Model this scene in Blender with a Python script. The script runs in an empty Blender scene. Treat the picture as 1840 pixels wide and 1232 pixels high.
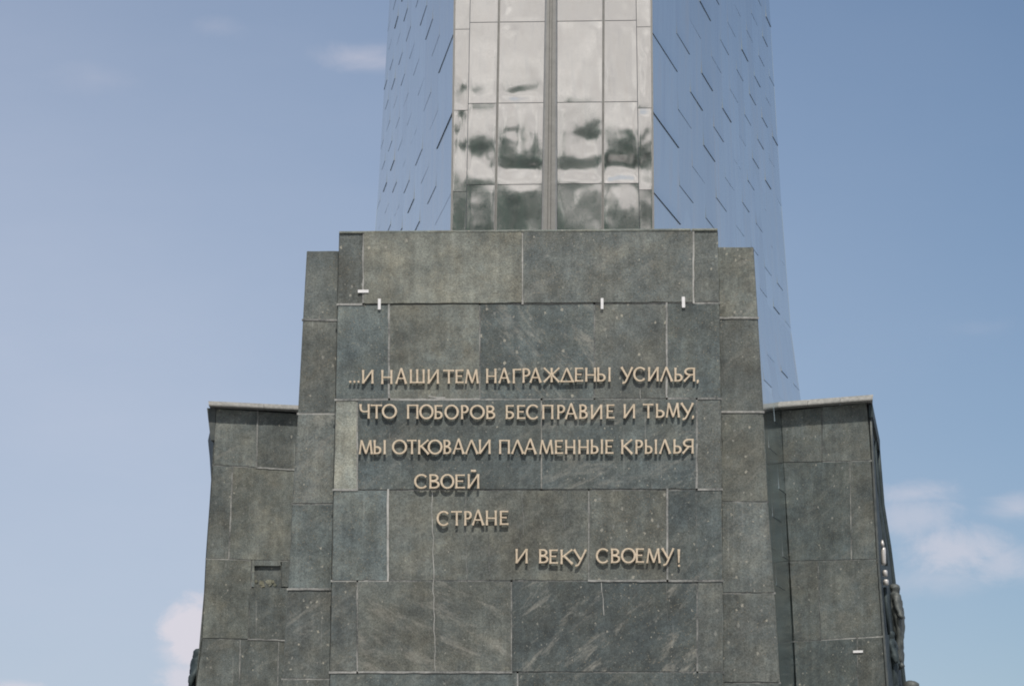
import bpy, bmesh, math, random
from mathutils import Vector, Matrix, noise
R = math.radians
rnd = random.Random(7)
scene = bpy.context.scene

# ------------------------------------------------------------------ camera
YAW, PITCH, ROLL = 3.45, 13.0, 0.4
CAM = Vector((2.8, -51.1, 1.6))
FPX = 5111.0
ROT = (Matrix.Rotation(R(YAW), 3, 'Z') @ Matrix.Rotation(R(90 + PITCH), 3, 'X') @ Matrix.Rotation(R(ROLL), 3, 'Z'))
cd = bpy.data.cameras.new('camera')
cam = bpy.data.objects.new('camera', cd)
scene.collection.objects.link(cam)
cam.matrix_world = Matrix.Translation(CAM) @ ROT.to_4x4()
cd.sensor_width = 36.0
cd.lens = FPX / 1840.0 * 36.0
cd.clip_end = 6000
scene.camera = cam

# ------------------------------------------------------------------ sun and sky
SUN_EL, SUN_AZ = 57.0, 9.0          # azimuth measured to the right of the pier's outward normal (-Y)
sun_dir = Vector((math.sin(R(SUN_AZ)) * math.cos(R(SUN_EL)), -math.cos(R(SUN_AZ)) * math.cos(R(SUN_EL)), math.sin(R(SUN_EL))))
sl = bpy.data.lights.new('sun', 'SUN')
sl.energy = 3.6
sl.angle = R(0.53)
sl.color = (1.0, 0.95, 0.87)
so = bpy.data.objects.new('sun', sl)
so.rotation_euler = sun_dir.to_track_quat('Z', 'Y').to_euler()
scene.collection.objects.link(so)

scene.view_settings.view_transform = 'Standard'
scene.view_settings.look = 'None'
scene.view_settings.exposure = 0.0
scene.view_settings.gamma = 1.0
scene.cycles.filter_width = 1.9          # the soft focus of the film picture

def pixdir(px, py):
    v = ROT @ Vector(((px - 920) / FPX, -(py - 616) / FPX, -1.0))
    return v.normalized()

world = bpy.data.worlds.new('World')
scene.world = world
world.use_nodes = True
nt = world.node_tree
nt.nodes.clear()
def N(t, **kw):
    n = nt.nodes.new(t)
    for k, v in kw.items():
        setattr(n, k, v)
    return n
L = lambda a, b: nt.links.new(a, b)
def mth(op, a, b=None, c=None, clamp=False):
    n = N('ShaderNodeMath', operation=op, use_clamp=clamp)
    for i, x in enumerate((a, b, c)):
        if x is None: continue
        if isinstance(x, (int, float)): n.inputs[i].default_value = x
        else: L(x, n.inputs[i])
    return n.outputs[0]
out = N('ShaderNodeOutputWorld'); bg = N('ShaderNodeBackground'); L(bg.outputs[0], out.inputs[0])
bg.inputs[1].default_value = 0.09
sky = N('ShaderNodeTexSky', sky_type='NISHITA')
sky.sun_disc = False
sky.sun_elevation = R(SUN_EL)
sky.sun_rotation = math.atan2(sun_dir.x, sun_dir.y)
sky.altitude = 150; sky.air_density = 1.0; sky.dust_density = 1.2; sky.ozone_density = 2.0
tc = N('ShaderNodeTexCoord')
DIR = tc.outputs['Generated']
def dotv(vec):
    n = N('ShaderNodeVectorMath', operation='DOT_PRODUCT'); L(DIR, n.inputs[0]); n.inputs[1].default_value = vec
    return n.outputs['Value']
def skynoise(scale, detail, rough, stretch=(1, 1, 1), off=0.0, dist=0.0):
    m = N('ShaderNodeMapping'); L(DIR, m.inputs[0]); m.inputs['Scale'].default_value = stretch; m.inputs['Location'].default_value = (off, off * .7, off * .3)
    n = N('ShaderNodeTexNoise'); L(m.outputs[0], n.inputs['Vector']); n.inputs['Scale'].default_value = scale
    n.inputs['Detail'].default_value = detail; n.inputs['Roughness'].default_value = rough; n.inputs['Distortion'].default_value = dist
    return n.outputs['Fac']
# clouds that stand in fixed directions of the sky
cr = ROT @ Vector((1, 0, 0)); cu = Vector((0, 0, 1))
nz = skynoise(36, 10, .66, (1, 1, 1.6), 3.1, .5)
nz2 = skynoise(80, 5, .6, (1, 1, 2.2), 1.3)
def cloud(px, py, rx, ry, thr, soft, amt, nsrc=nz, namp=1.5):
    d = pixdir(px, py)
    u = mth('MULTIPLY', mth('SUBTRACT', dotv(cr), d.dot(cr)), FPX / rx)
    v = mth('MULTIPLY', mth('SUBTRACT', dotv(cu), d.dot(cu)), FPX / ry)
    r2 = mth('ADD', mth('MULTIPLY', u, u), mth('MULTIPLY', v, v))
    m = mth('SUBTRACT', 1.0, mth('SQRT', r2))                       # 1 in the middle, 0 at the rim
    m = mth('ADD', m, mth('MULTIPLY', mth('SUBTRACT', nsrc, .5), namp))
    m = mth('DIVIDE', mth('SUBTRACT', m, thr), soft, clamp=True)
    front = mth('GREATER_THAN', dotv(tuple(d)), 0.0)
    m = mth('MULTIPLY', mth('MULTIPLY', m, m), mth('SUBTRACT', 3.0, mth('MULTIPLY', 2.0, m)))
    return mth('MULTIPLY', mth('MULTIPLY', m, amt), front)
cl = [cloud(358, 1142, 84, 74, -.02, .42, .80), cloud(350, 1232, 92, 60, .0, .5, .62),
      cloud(30, 1250, 90, 34, .1, .5, .5), cloud(318, 1165, 60, 50, .1, .6, .4),
      cloud(1725, 985, 165, 78, .2, .62, .5), cloud(1650, 930, 120, 66, .2, .7, .36), cloud(1830, 912, 100, 46, .15, .9, .40),
      cloud(1640, 886, 130, 34, .15, .9, .38), cloud(1800, 1010, 130, 60, .15, .9, .42), cloud(1690, 1040, 150, 50, .2, 1.1, .3),
      cloud(655, 104, 175, 44, .2, 1.25, .42), cloud(385, 48, 100, 34, .25, 1.1, .16), cloud(170, 140, 150, 50, .25, 1.2, .11), cloud(1760, 590, 130, 40, .3, 1.3, .12)]
tot = cl[0]
for c in cl[1:]: tot = mth('MAXIMUM', tot, c)
# bright broken cumulus bank low over the horizon on the sun's side (what the polished front mirrors)
bk = mth('MULTIPLY', mth('SUBTRACT', mth('MULTIPLY', dotv((0, -1, 0)), 1.0), .55), 3.0, clamp=True)
el = dotv((0, 0, 1))
band = mth('MULTIPLY', mth('SUBTRACT', .62, el), 5.0, clamp=True)
nb = skynoise(5, 6, .55, (1, 1, 2.0), 6.0)
bank = mth('MULTIPLY', mth('MULTIPLY', bk, band), mth('DIVIDE', mth('SUBTRACT', nb, .25), .2, clamp=True))
# thin veil of high haze, thicker towards the left horizon
veil = mth('MULTIPLY', mth('ADD', mth('MULTIPLY', mth('ABSOLUTE', mth('ADD', dotv(tuple(-cr)), .18)), 1.8), .34, clamp=True), mth('SUBTRACT', 1.08, mth('MULTIPLY', el, 1.95), clamp=True))  # thickens again right of view, added to lighten the flank's reflection
veil = mth('MINIMUM', veil, .64)
veil = mth('MULTIPLY', veil, mth('ADD', .86, mth('MULTIPLY', skynoise(9, 5, .6, (1, 1, 2.5), 2.2), .28)))
def mix(fac, a, bcol):
    n = N('ShaderNodeMix', data_type='RGBA'); L(fac, n.inputs['Factor']); L(a, n.inputs['A'])
    n.inputs['B'].default_value = (*bcol, 1)
    return n.outputs['Result']
hs = N('ShaderNodeHueSaturation'); L(sky.outputs[0], hs.inputs['Color']); hs.inputs['Saturation'].default_value = 1.15; hs.inputs['Value'].default_value = 1.0
VEILC = (6.45, 6.88, 8.2); CLOUDC = (8.2, 7.7, 8.3); BANKC = (7.1, 6.85, 6.75)
tn = N('ShaderNodeMix', data_type='RGBA', blend_type='MULTIPLY'); tn.inputs['Factor'].default_value = 1; L(hs.outputs[0], tn.inputs['A']); tn.inputs['B'].default_value = (.94, 1.02, 1.02, 1)
c = mix(veil, tn.outputs['Result'], VEILC)
c = mix(tot, c, CLOUDC)
c = mix(bank, c, BANKC)
c = mix(mth('MULTIPLY', bank, mth('DIVIDE', mth('SUBTRACT', skynoise(16, 7, .62, (1, 1, 2.2), 11.0), .5), .14, clamp=True)), c, (11.5, 11.2, 10.9))
L(c, bg.inputs[0])

# ------------------------------------------------------------------ helpers
def link(o, parent=None):
    scene.collection.objects.link(o)
    if parent is not None: o.parent = parent
    return o
def tag(o, label, cat, group=None, kind=None):
    if label: o['label'] = label
    if cat: o['category'] = cat
    if group: o['group'] = group
    if kind: o['kind'] = kind
    return o
def thing(name, loc, label, cat, group=None):
    o = bpy.data.objects.new(name, None); o.location = loc; o.empty_display_size = .3
    scene.collection.objects.link(o)
    return tag(o, label, cat, group)
class MB:
    """collects polygons (world coordinates) with two colour attributes per face"""
    def __init__(s): s.v = []; s.f = []; s.a = []; s.b = []; s.m = []; s.sm = []
    def pt(s, p): s.v.append(tuple(p)); return len(s.v) - 1
    def face(s, idx, a=(1, 1, 1), b=(0, 0, 0), m=0, smooth=False):
        s.f.append(list(idx)); s.a.append((*a, 1)); s.b.append(tuple(b) if len(b) == 4 else (*b, .78)); s.m.append(m); s.sm.append(smooth)
    def poly(s, pts, a=(1, 1, 1), b=(0, 0, 0), m=0): s.face([s.pt(p) for p in pts], a, b, m)
    def prism(s, ring0, ring1, a=(1, 1, 1), b=(0, 0, 0), m=0, cap0=True, cap1=True, smooth=False):
        i0 = [s.pt(p) for p in ring0]; i1 = [s.pt(p) for p in ring1]; n = len(i0)
        for k in range(n):
            s.face([i0[k], i0[(k + 1) % n], i1[(k + 1) % n], i1[k]], a, b, m, smooth)
        if cap0: s.poly(list(ring0)[::-1], a, b, m)
        if cap1: s.poly(ring1, a, b, m)
    def box(s, c, sx, sy, sz, a=(1, 1, 1), b=(0, 0, 0), m=0, rot=None):
        P = []
        for z in (-1, 1):
            for x, y in ((-1, -1), (1, -1), (1, 1), (-1, 1)):
                q = Vector((x * sx / 2, y * sy / 2, z * sz / 2))
                if rot: q = rot @ q
                P.append(Vector(c) + q)
        s.prism(P[:4], P[4:], a, b, m)
    def build(s, name, mats, parent=None, loc=None):
        me = bpy.data.meshes.new(name)
        off = parent.matrix_world.translation if parent is not None and loc is None else (Vector(loc) if loc is not None else Vector())
        if parent is not None: off = Vector(parent.location) if parent.parent is None else Vector(parent.location) + Vector(parent.parent.location)
        me.from_pydata([tuple(Vector(p) - off) for p in s.v], [], s.f)
        for nm, src in (('slab', s.a), ('slab2', s.b)):
            at = me.attributes.new(nm, 'FLOAT_COLOR', 'CORNER')
            flat = []
            for f, col in zip(s.f, src): flat += list(col) * len(f)
            at.data.foreach_set('color', flat)
        me.polygons.foreach_set('material_index', s.m)
        me.polygons.foreach_set('use_smooth', s.sm)
        bm = bmesh.new(); bm.from_mesh(me); bmesh.ops.recalc_face_normals(bm, faces=bm.faces); bm.to_mesh(me); bm.free()
        for m in (mats if isinstance(mats, (list, tuple)) else [mats]): me.materials.append(m)
        o = bpy.data.objects.new(name, me)
        if parent is None: o.location = off
        return link(o, parent)

class Plane:
    """a real plane in the place; px() finds where a sight line measured on the photo meets it"""
    def __init__(s, o, u, n): s.o = Vector(o); s.n = Vector(n).normalized(); s.u = Vector(u).normalized(); s.v = s.n.cross(s.u)
    def hit(s, px, py):
        d = pixdir(px, py); t = (s.o - CAM).dot(s.n) / d.dot(s.n)
        return CAM + d * t
    def uv(s, px, py):
        q = s.hit(px, py) - s.o
        return (q.dot(s.u), q.dot(s.v))
    def at(s, u, v, h=0.0): return s.o + s.u * u + s.v * v + s.n * h

# ------------------------------------------------------------------ materials
def newmat(name):
    m = bpy.data.materials.new(name); m.use_nodes = True
    t = m.node_tree; t.nodes.clear()
    o = t.nodes.new('ShaderNodeOutputMaterial'); p = t.nodes.new('ShaderNodeBsdfPrincipled')
    t.links.new(p.outputs[0], o.inputs[0])
    return m, t, p
class G:
    def __init__(s, t): s.t = t
    def n(s, ty, **kw):
        x = s.t.nodes.new(ty)
        for k, v in kw.items(): setattr(x, k, v)
        return x
    def l(s, a, b): s.t.links.new(a, b)
    def m(s, op, a, b=None, clamp=False):
        n = s.n('ShaderNodeMath', operation=op, use_clamp=clamp)
        for i, x in enumerate((a, b)):
            if x is None: continue
            if isinstance(x, (int, float)): n.inputs[i].default_value = x
            else: s.l(x, n.inputs[i])
        return n.outputs[0]
    def coords(s, scale=(1, 1, 1), rot=(0, 0, 0), add=None):
        tc = s.n('ShaderNodeTexCoord'); mp = s.n('ShaderNodeMapping')
        src = tc.outputs['Object']
        if add is not None:
            a = s.n('ShaderNodeVectorMath', operation='ADD'); s.l(src, a.inputs[0]); s.l(add, a.inputs[1]); src = a.outputs[0]
        s.l(src, mp.inputs[0]); mp.inputs['Scale'].default_value = scale; mp.inputs['Rotation'].default_value = rot
        return mp.outputs[0]
    def noise(s, vec, scale, detail=4, rough=.55, dist=0):
        n = s.n('ShaderNodeTexNoise'); s.l(vec, n.inputs['Vector']); n.inputs['Scale'].default_value = scale
        n.inputs['Detail'].default_value = detail; n.inputs['Roughness'].default_value = rough; n.inputs['Distortion'].default_value = dist
        return n.outputs['Fac']
    def ramp(s, f, lo, hi, a=0.0, b=1.0):
        n = s.n('ShaderNodeMapRange'); s.l(f, n.inputs[0])
        for i, x in enumerate((lo, hi, a, b)): n.inputs[i + 1].default_value = x
        return n.outputs[0]
    def mix(s, f, a, b, blend='MIX'):
        n = s.n('ShaderNodeMix', data_type='RGBA', blend_type=blend)
        if isinstance(f, (int, float)): n.inputs['Factor'].default_value = f
        else: s.l(f, n.inputs['Factor'])
        for k, x in (('A', a), ('B', b)):
            if isinstance(x, tuple): n.inputs[k].default_value = (*x, 1)
            else: s.l(x, n.inputs[k])
        return n.outputs['Result']
    def bump(s, h, strength, dist=.02):
        b = s.n('ShaderNodeBump'); s.l(h, b.inputs['Height']); b.inputs['Strength'].default_value = strength; b.inputs['Distance'].default_value = dist
        return b.outputs[0]

def stone_material():
    m, t, p = newmat('dark_stone'); g = G(t)
    a = g.n('ShaderNodeVertexColor', layer_name='slab').outputs[0]
    bn = g.n('ShaderNodeVertexColor', layer_name='slab2'); b = bn.outputs[0]; ang = g.m('MULTIPLY', g.m('SUBTRACT', bn.outputs[1], .5), R(120))
    sp = g.n('ShaderNodeSeparateColor'); g.l(b, sp.inputs[0])
    vein, speck, rn = sp.outputs[0], sp.outputs[1], sp.outputs[2]
    sc = g.n('ShaderNodeVectorMath', operation='SCALE'); g.l(b, sc.inputs[0]); sc.inputs['Scale'].default_value = 37.0
    cb = g.n('ShaderNodeCombineXYZ'); 
    for i in range(3): g.l(g.m('MULTIPLY', rn, (41.0, 17.0, 29.0)[i]), cb.inputs[i])
    add = cb.outputs[0]
    v0 = g.coords(add=add)
    big = g.noise(v0, .9, 5, .6, .4)
    mid = g.noise(v0, 4.5, 6, .65, .3)
    fine = g.noise(v0, 26, 5, .75)
    grain = g.noise(v0, 62, 3, .85)
    streak = g.noise(g.coords((7, 7, .45)), 1.0, 4, .6)
    f = g.m('MULTIPLY', g.ramp(big, .28, .72, .64, 1.4), g.ramp(mid, .25, .75, .66, 1.38))
    f = g.m('MULTIPLY', f, g.ramp(fine, .25, .75, .5, 1.56))
    f = g.m('MULTIPLY', f, g.ramp(grain, .28, .72, .55, 1.5))
    f = g.m('MULTIPLY', f, g.ramp(streak, .3, .7, .82, 1.16))
    # slanting veins
    def slant(dlt, scl):
        mr = g.n('ShaderNodeMapping'); g.l(v0, mr.inputs[0]); ce = g.n('ShaderNodeCombineXYZ'); g.l(g.m('ADD', ang, R(dlt)), ce.inputs[1]); g.l(ce.outputs[0], mr.inputs['Rotation']); r = mr.outputs[0]; mp = g.n('ShaderNodeMapping'); g.l(r, mp.inputs[0]); mp.inputs['Scale'].default_value = scl
        return mp.outputs[0]
    w = g.noise(slant(0, (.55, 1, 2.0)), 2.0, 9, .72, .5)
    w2 = g.noise(slant(5, (.5, 1, 1.8)), 8.0, 6, .7, .4)
    w = g.m('ADD', g.m('MULTIPLY', w, .78), g.m('MULTIPLY', w2, .22))
    wv = g.m('MULTIPLY', g.m('MULTIPLY', g.ramp(w, .515, .63, 0, 1), g.ramp(fine, .3, .62, .35, 1.1)), vein)
    dk = g.m('MULTIPLY', g.ramp(g.noise(slant(-6, (.55, 1, 1.9)), 2.3, 6, .65, .5), .52, .74, 0, .6), vein)
    base = g.mix(1.0, (.114, .127, .121), a, 'MULTIPLY')
    warm = g.mix(g.ramp(g.noise(v0, 1.6, 4, .6), .42, .72, 0, .6), base, g.mix(1.0, (.152, .147, .118), a, 'MULTIPLY'))
    cool = g.mix(g.ramp(g.noise(v0, 2.3, 4, .6, .5), .52, .75, 0, .55), warm, g.mix(1.0, (.085, .106, .112), a, 'MULTIPLY'))
    fv = g.n('ShaderNodeCombineColor')
    for i in range(3): g.l(f, fv.inputs[i])
    col = g.mix(1.0, cool, fv.outputs[0], 'MULTIPLY')
    col = g.mix(g.m('MULTIPLY', wv, .7), col, (.34, .325, .28))
    col = g.mix(dk, col, (.062, .072, .074))
    # coloured mineral grains
    vg = g.n('ShaderNodeTexVoronoi', feature='F1'); g.l(v0, vg.inputs['Vector']); vg.inputs['Scale'].default_value = 46
    gr = g.n('ShaderNodeSeparateColor'); g.l(vg.outputs['Color'], gr.inputs[0])
    gfac = g.m('MULTIPLY', g.ramp(gr.outputs[0], .86, .9, 0, 1), g.ramp(vg.outputs['Distance'], .28, .5, .6, 0))
    gc = g.mix(gr.outputs[1], (.30, .24, .15), (.13, .16, .17))
    col = g.mix(gfac, col, gc)
    # sparse pale flecks and chips
    vo = g.n('ShaderNodeTexVoronoi', feature='F1'); g.l(g.coords((1, 1, .8), (0, .5, 0), add), vo.inputs['Vector']); vo.inputs['Scale'].default_value = 10.5
    vr = g.n('ShaderNodeSeparateColor'); g.l(vo.outputs['Color'], vr.inputs[0])
    wob = g.m('ADD', vo.outputs['Distance'], g.ramp(g.noise(v0, 40, 3, .7), .3, .7, -.16, .16))
    rad = g.ramp(g.m('POWER', vr.outputs[1], 2.0), 0, 1, .07, .27)
    fl = g.m('MULTIPLY', g.m('LESS_THAN', wob, rad), g.m('GREATER_THAN', vr.outputs[0], g.ramp(speck, 0, 1, .95, .30)))
    col = g.mix(g.m('MULTIPLY', fl, .75), col, g.mix(vr.outputs[2], (.44, .41, .33), (.22, .225, .21)))
    # lime runs: thin pale vertical runs
    ln = g.noise(g.coords((16, 16, .22)), 1.0, 3, .5)
    col = g.mix(g.m('MULTIPLY', g.m('MULTIPLY', g.ramp(ln, .64, .74, 0, .5), g.ramp(mid, .35, .6, .2, 1)), g.ramp(big, .48, .6, 0, 1)), col, (.33, .33, .31))
    g.l(col, p.inputs['Base Color'])
    g.l(g.ramp(mid, .2, .8, .5, .78), p.inputs['Roughness'])
    hh = g.m('ADD', g.m('MULTIPLY', fine, .6), g.m('MULTIPLY', mid, .5))
    g.l(g.bump(hh, .55, .012), p.inputs['Normal'])
    p.inputs['Specular IOR Level'].default_value = .35
    return m
STONE = stone_material()

def mortar_material():
    m, t, p = newmat('joint_mortar'); g = G(t)
    a = g.n('ShaderNodeVertexColor', layer_name='slab').outputs[0]
    sp = g.n('ShaderNodeSeparateColor'); g.l(a, sp.inputs[0])
    v = g.coords()
    n1 = g.noise(v, 2.2, 5, .65); n2 = g.noise(v, 22, 4, .7)
    k = g.m('ADD', g.m('MULTIPLY', sp.outputs[0], 1.25), g.m('ADD', g.ramp(n1, .3, .7, -.42, .3), g.ramp(n2, .3, .7, -.22, .2)), clamp=True)
    col = g.mix(k, (.075, .08, .078), (.47, .46, .43))
    g.l(col, p.inputs['Base Color']); p.inputs['Roughness'].default_value = .9
    g.l(g.bump(n2, .6, .006), p.inputs['Normal'])
    return m
MORTAR = mortar_material()

def simple(name, col, rough=.6, metal=0.0, var=.15, scale=8, bump=.2, col2=None):
    m, t, p = newmat(name); g = G(t)
    v = g.coords()
    n = g.noise(v, scale, 6, .65, .2); n2 = g.noise(v, scale * 6, 4, .7)
    c2 = col2 or tuple(x * (1 - var * 2) for x in col)
    c = g.mix(g.ramp(n, .35, .68, 0, 1), col, c2)
    c = g.mix(g.ramp(n2, .4, .75, 0, var), c, tuple(min(1, x * 1.5) for x in col))
    g.l(c, p.inputs['Base Color'])
    g.l(g.ramp(n, .2, .8, max(.02, rough - .1), min(1, rough + .1)), p.inputs['Roughness'])
    p.inputs['Metallic'].default_value = metal
    g.l(g.bump(n2, bump, .01), p.inputs['Normal'])
    return m
GILT = simple('gilded_letter_metal', (.75, .62, .47), .38, .24, .14, 16, .2, (.54, .43, .30))
PLASTER = simple('white_plaster', (.82, .80, .79), .85, 0, .06, 20, .2)
BRONZE = simple('aged_bronze', (.060, .075, .078), .62, .25, .2, 3, .35, (.035, .048, .052))
BRONZE.node_tree.nodes['Principled BSDF'].inputs['Specular IOR Level'].default_value = .15
BRONZE_PALE = simple('pale_patina', (.115, .122, .112), .6, .2, .2, 5, .35, (.06, .072, .074))
POLISH = simple('pale_rocket_metal', (.72, .68, .64), .35, .25, .1, 5, .15)
PALE_COPING = simple('pale_coping_stone', (.31, .30, .28), .8, 0, .25, 9, .4, (.17, .17, .16))
PAVE = simple('plaza_paving', (.30, .29, .27), .85, 0, .15, .6, .2)
GAP_SHADE = simple('gap_and_lap_shade', (.15, .18, .21), .7, 0, .2, 6, .1)
LEAF = simple('foliage', (.09, .12, .095), .5, 0, .25, .5, .2, (.07, .10, .08))
_t = LEAF.node_tree; _p = next(n for n in _t.nodes if n.type == 'BSDF_PRINCIPLED'); _o = next(n for n in _t.nodes if n.type == 'OUTPUT_MATERIAL')
_tr = _t.nodes.new('ShaderNodeBsdfTranslucent'); _tr.inputs[0].default_value = (.22, .42, .33, 1); _mx = _t.nodes.new('ShaderNodeMixShader'); _mx.inputs[0].default_value = .45
_t.links.new(_p.outputs[0], _mx.inputs[1]); _t.links.new(_tr.outputs[0], _mx.inputs[2]); _t.links.new(_mx.outputs[0], _o.inputs[0])

def titanium(name, rough, col, streaks, dust=1.0, sw=9):
    m, t, p = newmat(name); g = G(t)
    a = g.n('ShaderNodeVertexColor', layer_name='slab').outputs[0]
    s1 = g.noise(g.coords((sw, sw, .22)), 1.0, 6, .65); n1 = g.noise(g.coords(), 1.3, 4, .6); n2 = g.noise(g.coords(), 30, 4, .7)
    c = g.mix(1.0, col, a, 'MULTIPLY')
    c = g.mix(g.ramp(s1, .5, .75, 0, streaks), c, (.62, .56, .50))
    c = g.mix(g.ramp(s1, .5, .25, 0, streaks * .7), c, (.40, .43, .48))
    c = g.mix(g.ramp(n1, .55, .8, 0, .25), c, (.5, .49, .47))
    g.l(c, p.inputs['Base Color']); p.inputs['Metallic'].default_value = dust
    g.l(g.ramp(n2, .2, .8, max(.02, rough - .04), rough + .06), p.inputs['Roughness'])
    g.l(g.bump(n1, .015, .05), p.inputs['Normal'])
    return m
TI_SIDE = titanium('brushed_titanium', .17, (.52, .60, .63), .75, 1.0, 2.6)
TI_FRONT = titanium('polished_titanium', .07, (.79, .775, .75), .16, .94)
TI_TRIM = simple('titanium_trim', (.50, .485, .45), .38, .75, .12, 4, .1)

# ------------------------------------------------------------------ ground
g_ = MB()
S = 3000
g_.poly([(-S, -S, 0), (S, -S, 0), (S, S, 0), (-S, S, 0)])
tag(g_.build('plaza_ground', PAVE), 'grey paved ground around the monument', None, kind='structure')

# ------------------------------------------------------------------ slab walls
def lerp(a, b, t): return a + (b - a) * t
def edge(pts):
    """piecewise linear x(py) from measured points"""
    def f(y):
        if y <= pts[0][1]: i = 0
        else:
            i = 0
            while i < len(pts) - 2 and y > pts[i + 1][1]: i += 1
        (x0, y0), (x1, y1) = pts[i], pts[i + 1]
        return x0 + (x1 - x0) * (y - y0) / (y1 - y0)
    return f
TINTS = {'w': (1.03, 1.0, .94), 'c': (.93, 1.0, 1.035), 'n': (1, 1.0, .99), 't': (1.06, 1.0, .91)}
def slab(mb, pl, quad, proud=0.0, bright=1.0, tone='n', vein=0.0, speck=.3, gap=.024, depth=.05, jit=.007, ang=34):
    """one stone slab: quad = TL,TR,BR,BL in (u,v) on the plane"""
    (a, b, c, d) = [Vector(q) for q in quad]
    h = gap / 2
    a = a + Vector((h, -h)); b = b + Vector((-h, -h)); c = c + Vector((-h, h)); d = d + Vector((h, h))
    ring = []
    for p, q in ((a, b), (b, c), (c, d), (d, a)):
        L_ = (q - p).length; n = max(2, int(L_ / .09)); nrm = Vector((-(q - p).y, (q - p).x)).normalized()
        for k in range(n):
            t = k / n; w = p.lerp(q, t)
            j = jit * (noise.noise((w.x * 3.1, w.y * 3.1, 5 + proud * 100)) + .8 * noise.noise((w.x * 11, w.y * 11, 9)))
            if k == 0: j = 0
            if noise.noise((w.x * 2.3 + 40, w.y * 2.3, 2)) > .42: j -= .010        # a chipped edge
            ring.append(w + nrm * j)
    t = TINTS[tone]; bright = .87 + (bright - .87) * 1.35; col = tuple(bright * x for x in t); at2 = (vein, speck, rnd.random(), .5 + ang / 120)
    tilt = [(rnd.random() - .5) * .006 for _ in range(2)]
    cx = (a + b + c + d) / 4
    def hh(w): return proud + (w.x - cx.x) * tilt[0] + (w.y - cx.y) * tilt[1]
    cen = cx
    front = [pl.at(w.x, w.y, hh(w)) for w in [cen + (w - cen) * (1 - .006 / max(.2, (w - cen).length)) for w in ring]]
    rim = [pl.at(w.x, w.y, hh(w) - .006) for w in ring]
    back = [pl.at(w.x, w.y, -depth) for w in ring]
    i0 = [mb.pt(p) for p in front]; i1 = [mb.pt(p) for p in rim]; i2 = [mb.pt(p) for p in back]; n = len(ring)
    mb.face(i0, col, at2)
    for k in range(n):
        mb.face([i0[k], i1[k], i1[(k + 1) % n], i0[(k + 1) % n]], col, at2)
        mb.face([i1[k], i2[k], i2[(k + 1) % n], i1[(k + 1) % n]], col, at2)
def strip(mb, pl, p, q, w, pale, h=-.008, wav=0.0, m=0, smear=False):
    """mortar strip from p to q in (u,v)"""
    p = Vector(p); q = Vector(q)
    if m and not h > 0: e_ = (q - p).normalized() * .016; p = p - e_; q = q + e_
    L_ = (q - p).length; n = max(2, int(L_ / .12)); nrm = Vector((-(q - p).y, (q - p).x)).normalized()
    A = []; B = []
    for k in range(n + 1):
        c = p.lerp(q, k / n)
        o = wav * noise.noise((c.x * 5, c.y * 5, 3)); ww = w * (1 + .35 * noise.noise((c.x * 9, c.y * 9, 7)))
        A.append(mb.pt(pl.at(*(c + nrm * (o + ww / 2)), h))); B.append(mb.pt(pl.at(*(c + nrm * (o - ww / 2)), h)))
    for k in range(n): mb.face([A[k], A[k + 1], B[k + 1], B[k]], (pale,) * 3, m=m)
    if smear and pale >= .55:
        strip(mb, pl, p, q, w * .95, pale - .22, .0125, .012, m, False)
def wall(pl, courses, xl, xr, mbs, mbm, default_pale=.3):
    """courses: (yl0,yr0,yl1,yr1,[xs],[slab dicts],pale_bottom,[pales]) measured at the left and right edges"""
    for (yl0, yr0, yl1, yr1, xs, specs, pb, pv) in courses:
        L0, R0, L1, R1 = xl(yl0), xr(yr0), xl(yl1), xr(yr1)
        cols = [(L0, L1)] + [(x, x) if not isinstance(x, tuple) else x for x in xs] + [(R0, R1)]
        yt = lambda x: lerp(yl0, yr0, (x - L0) / (R0 - L0)); yb = lambda x: lerp(yl1, yr1, (x - L1) / (R1 - L1))
        for k in range(len(cols) - 1):
            (a0, a1), (b0, b1) = cols[k], cols[k + 1]
            quad = [pl.uv(a0, yt(a0)), pl.uv(b0, yt(b0)), pl.uv(b1, yb(b1)), pl.uv(a1, yb(a1))]
            sp = dict(specs[k]) if k < len(specs) else {}
            if sp.pop('skip', False): pass
            else:
                sp.setdefault('proud', (rnd.random() - .5) * .008)
                slab(mbs, pl, quad, **sp)
            if k > 0:
                strip(mbm, pl, quad[0], quad[3], .036, pv[k - 1] if k - 1 < len(pv) else default_pale, m=1, smear=True)
            # bottom joint piece by piece
            pbk = pb[k] if isinstance(pb, (list, tuple)) else pb
            strip(mbm, pl, quad[3], quad[2], .038, pbk, m=1, smear=True)
def D(b, t='n', v=0., s=.3, **k): return dict(bright=b, tone=t, vein=v, speck=s, **k)

def body(pl, xl, xr, ytop, back, parent, name='core', inset=.03):
    """solid core behind the slabs, down to the ground"""
    ys = [ytop, 570, 740, 900, 1065, 1232, 1500, 1800]
    ys = [y for y in ys if y >= ytop]
    mb = MB()
    Lp = [pl.uv(xl(y), y) for y in ys]; Rp = [pl.uv(xr(y), y) for y in ys]
    zlow = -pl.o.z
    Lp.append((Lp[-1][0] + (Lp[-1][0] - Lp[-2][0]) * .3, zlow)); Rp.append((Rp[-1][0] + (Rp[-1][0] - Rp[-2][0]) * .3, zlow))
    f = [pl.at(u, v, -inset) for u, v in Lp] + [pl.at(u, v, -inset) for u, v in Rp[::-1]]
    k = [p - pl.n * back for p in f]
    mb.prism(f, k, (.9, .9, .9), (.2, .2, .4))
    return mb.build(name, STONE, parent)

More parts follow.
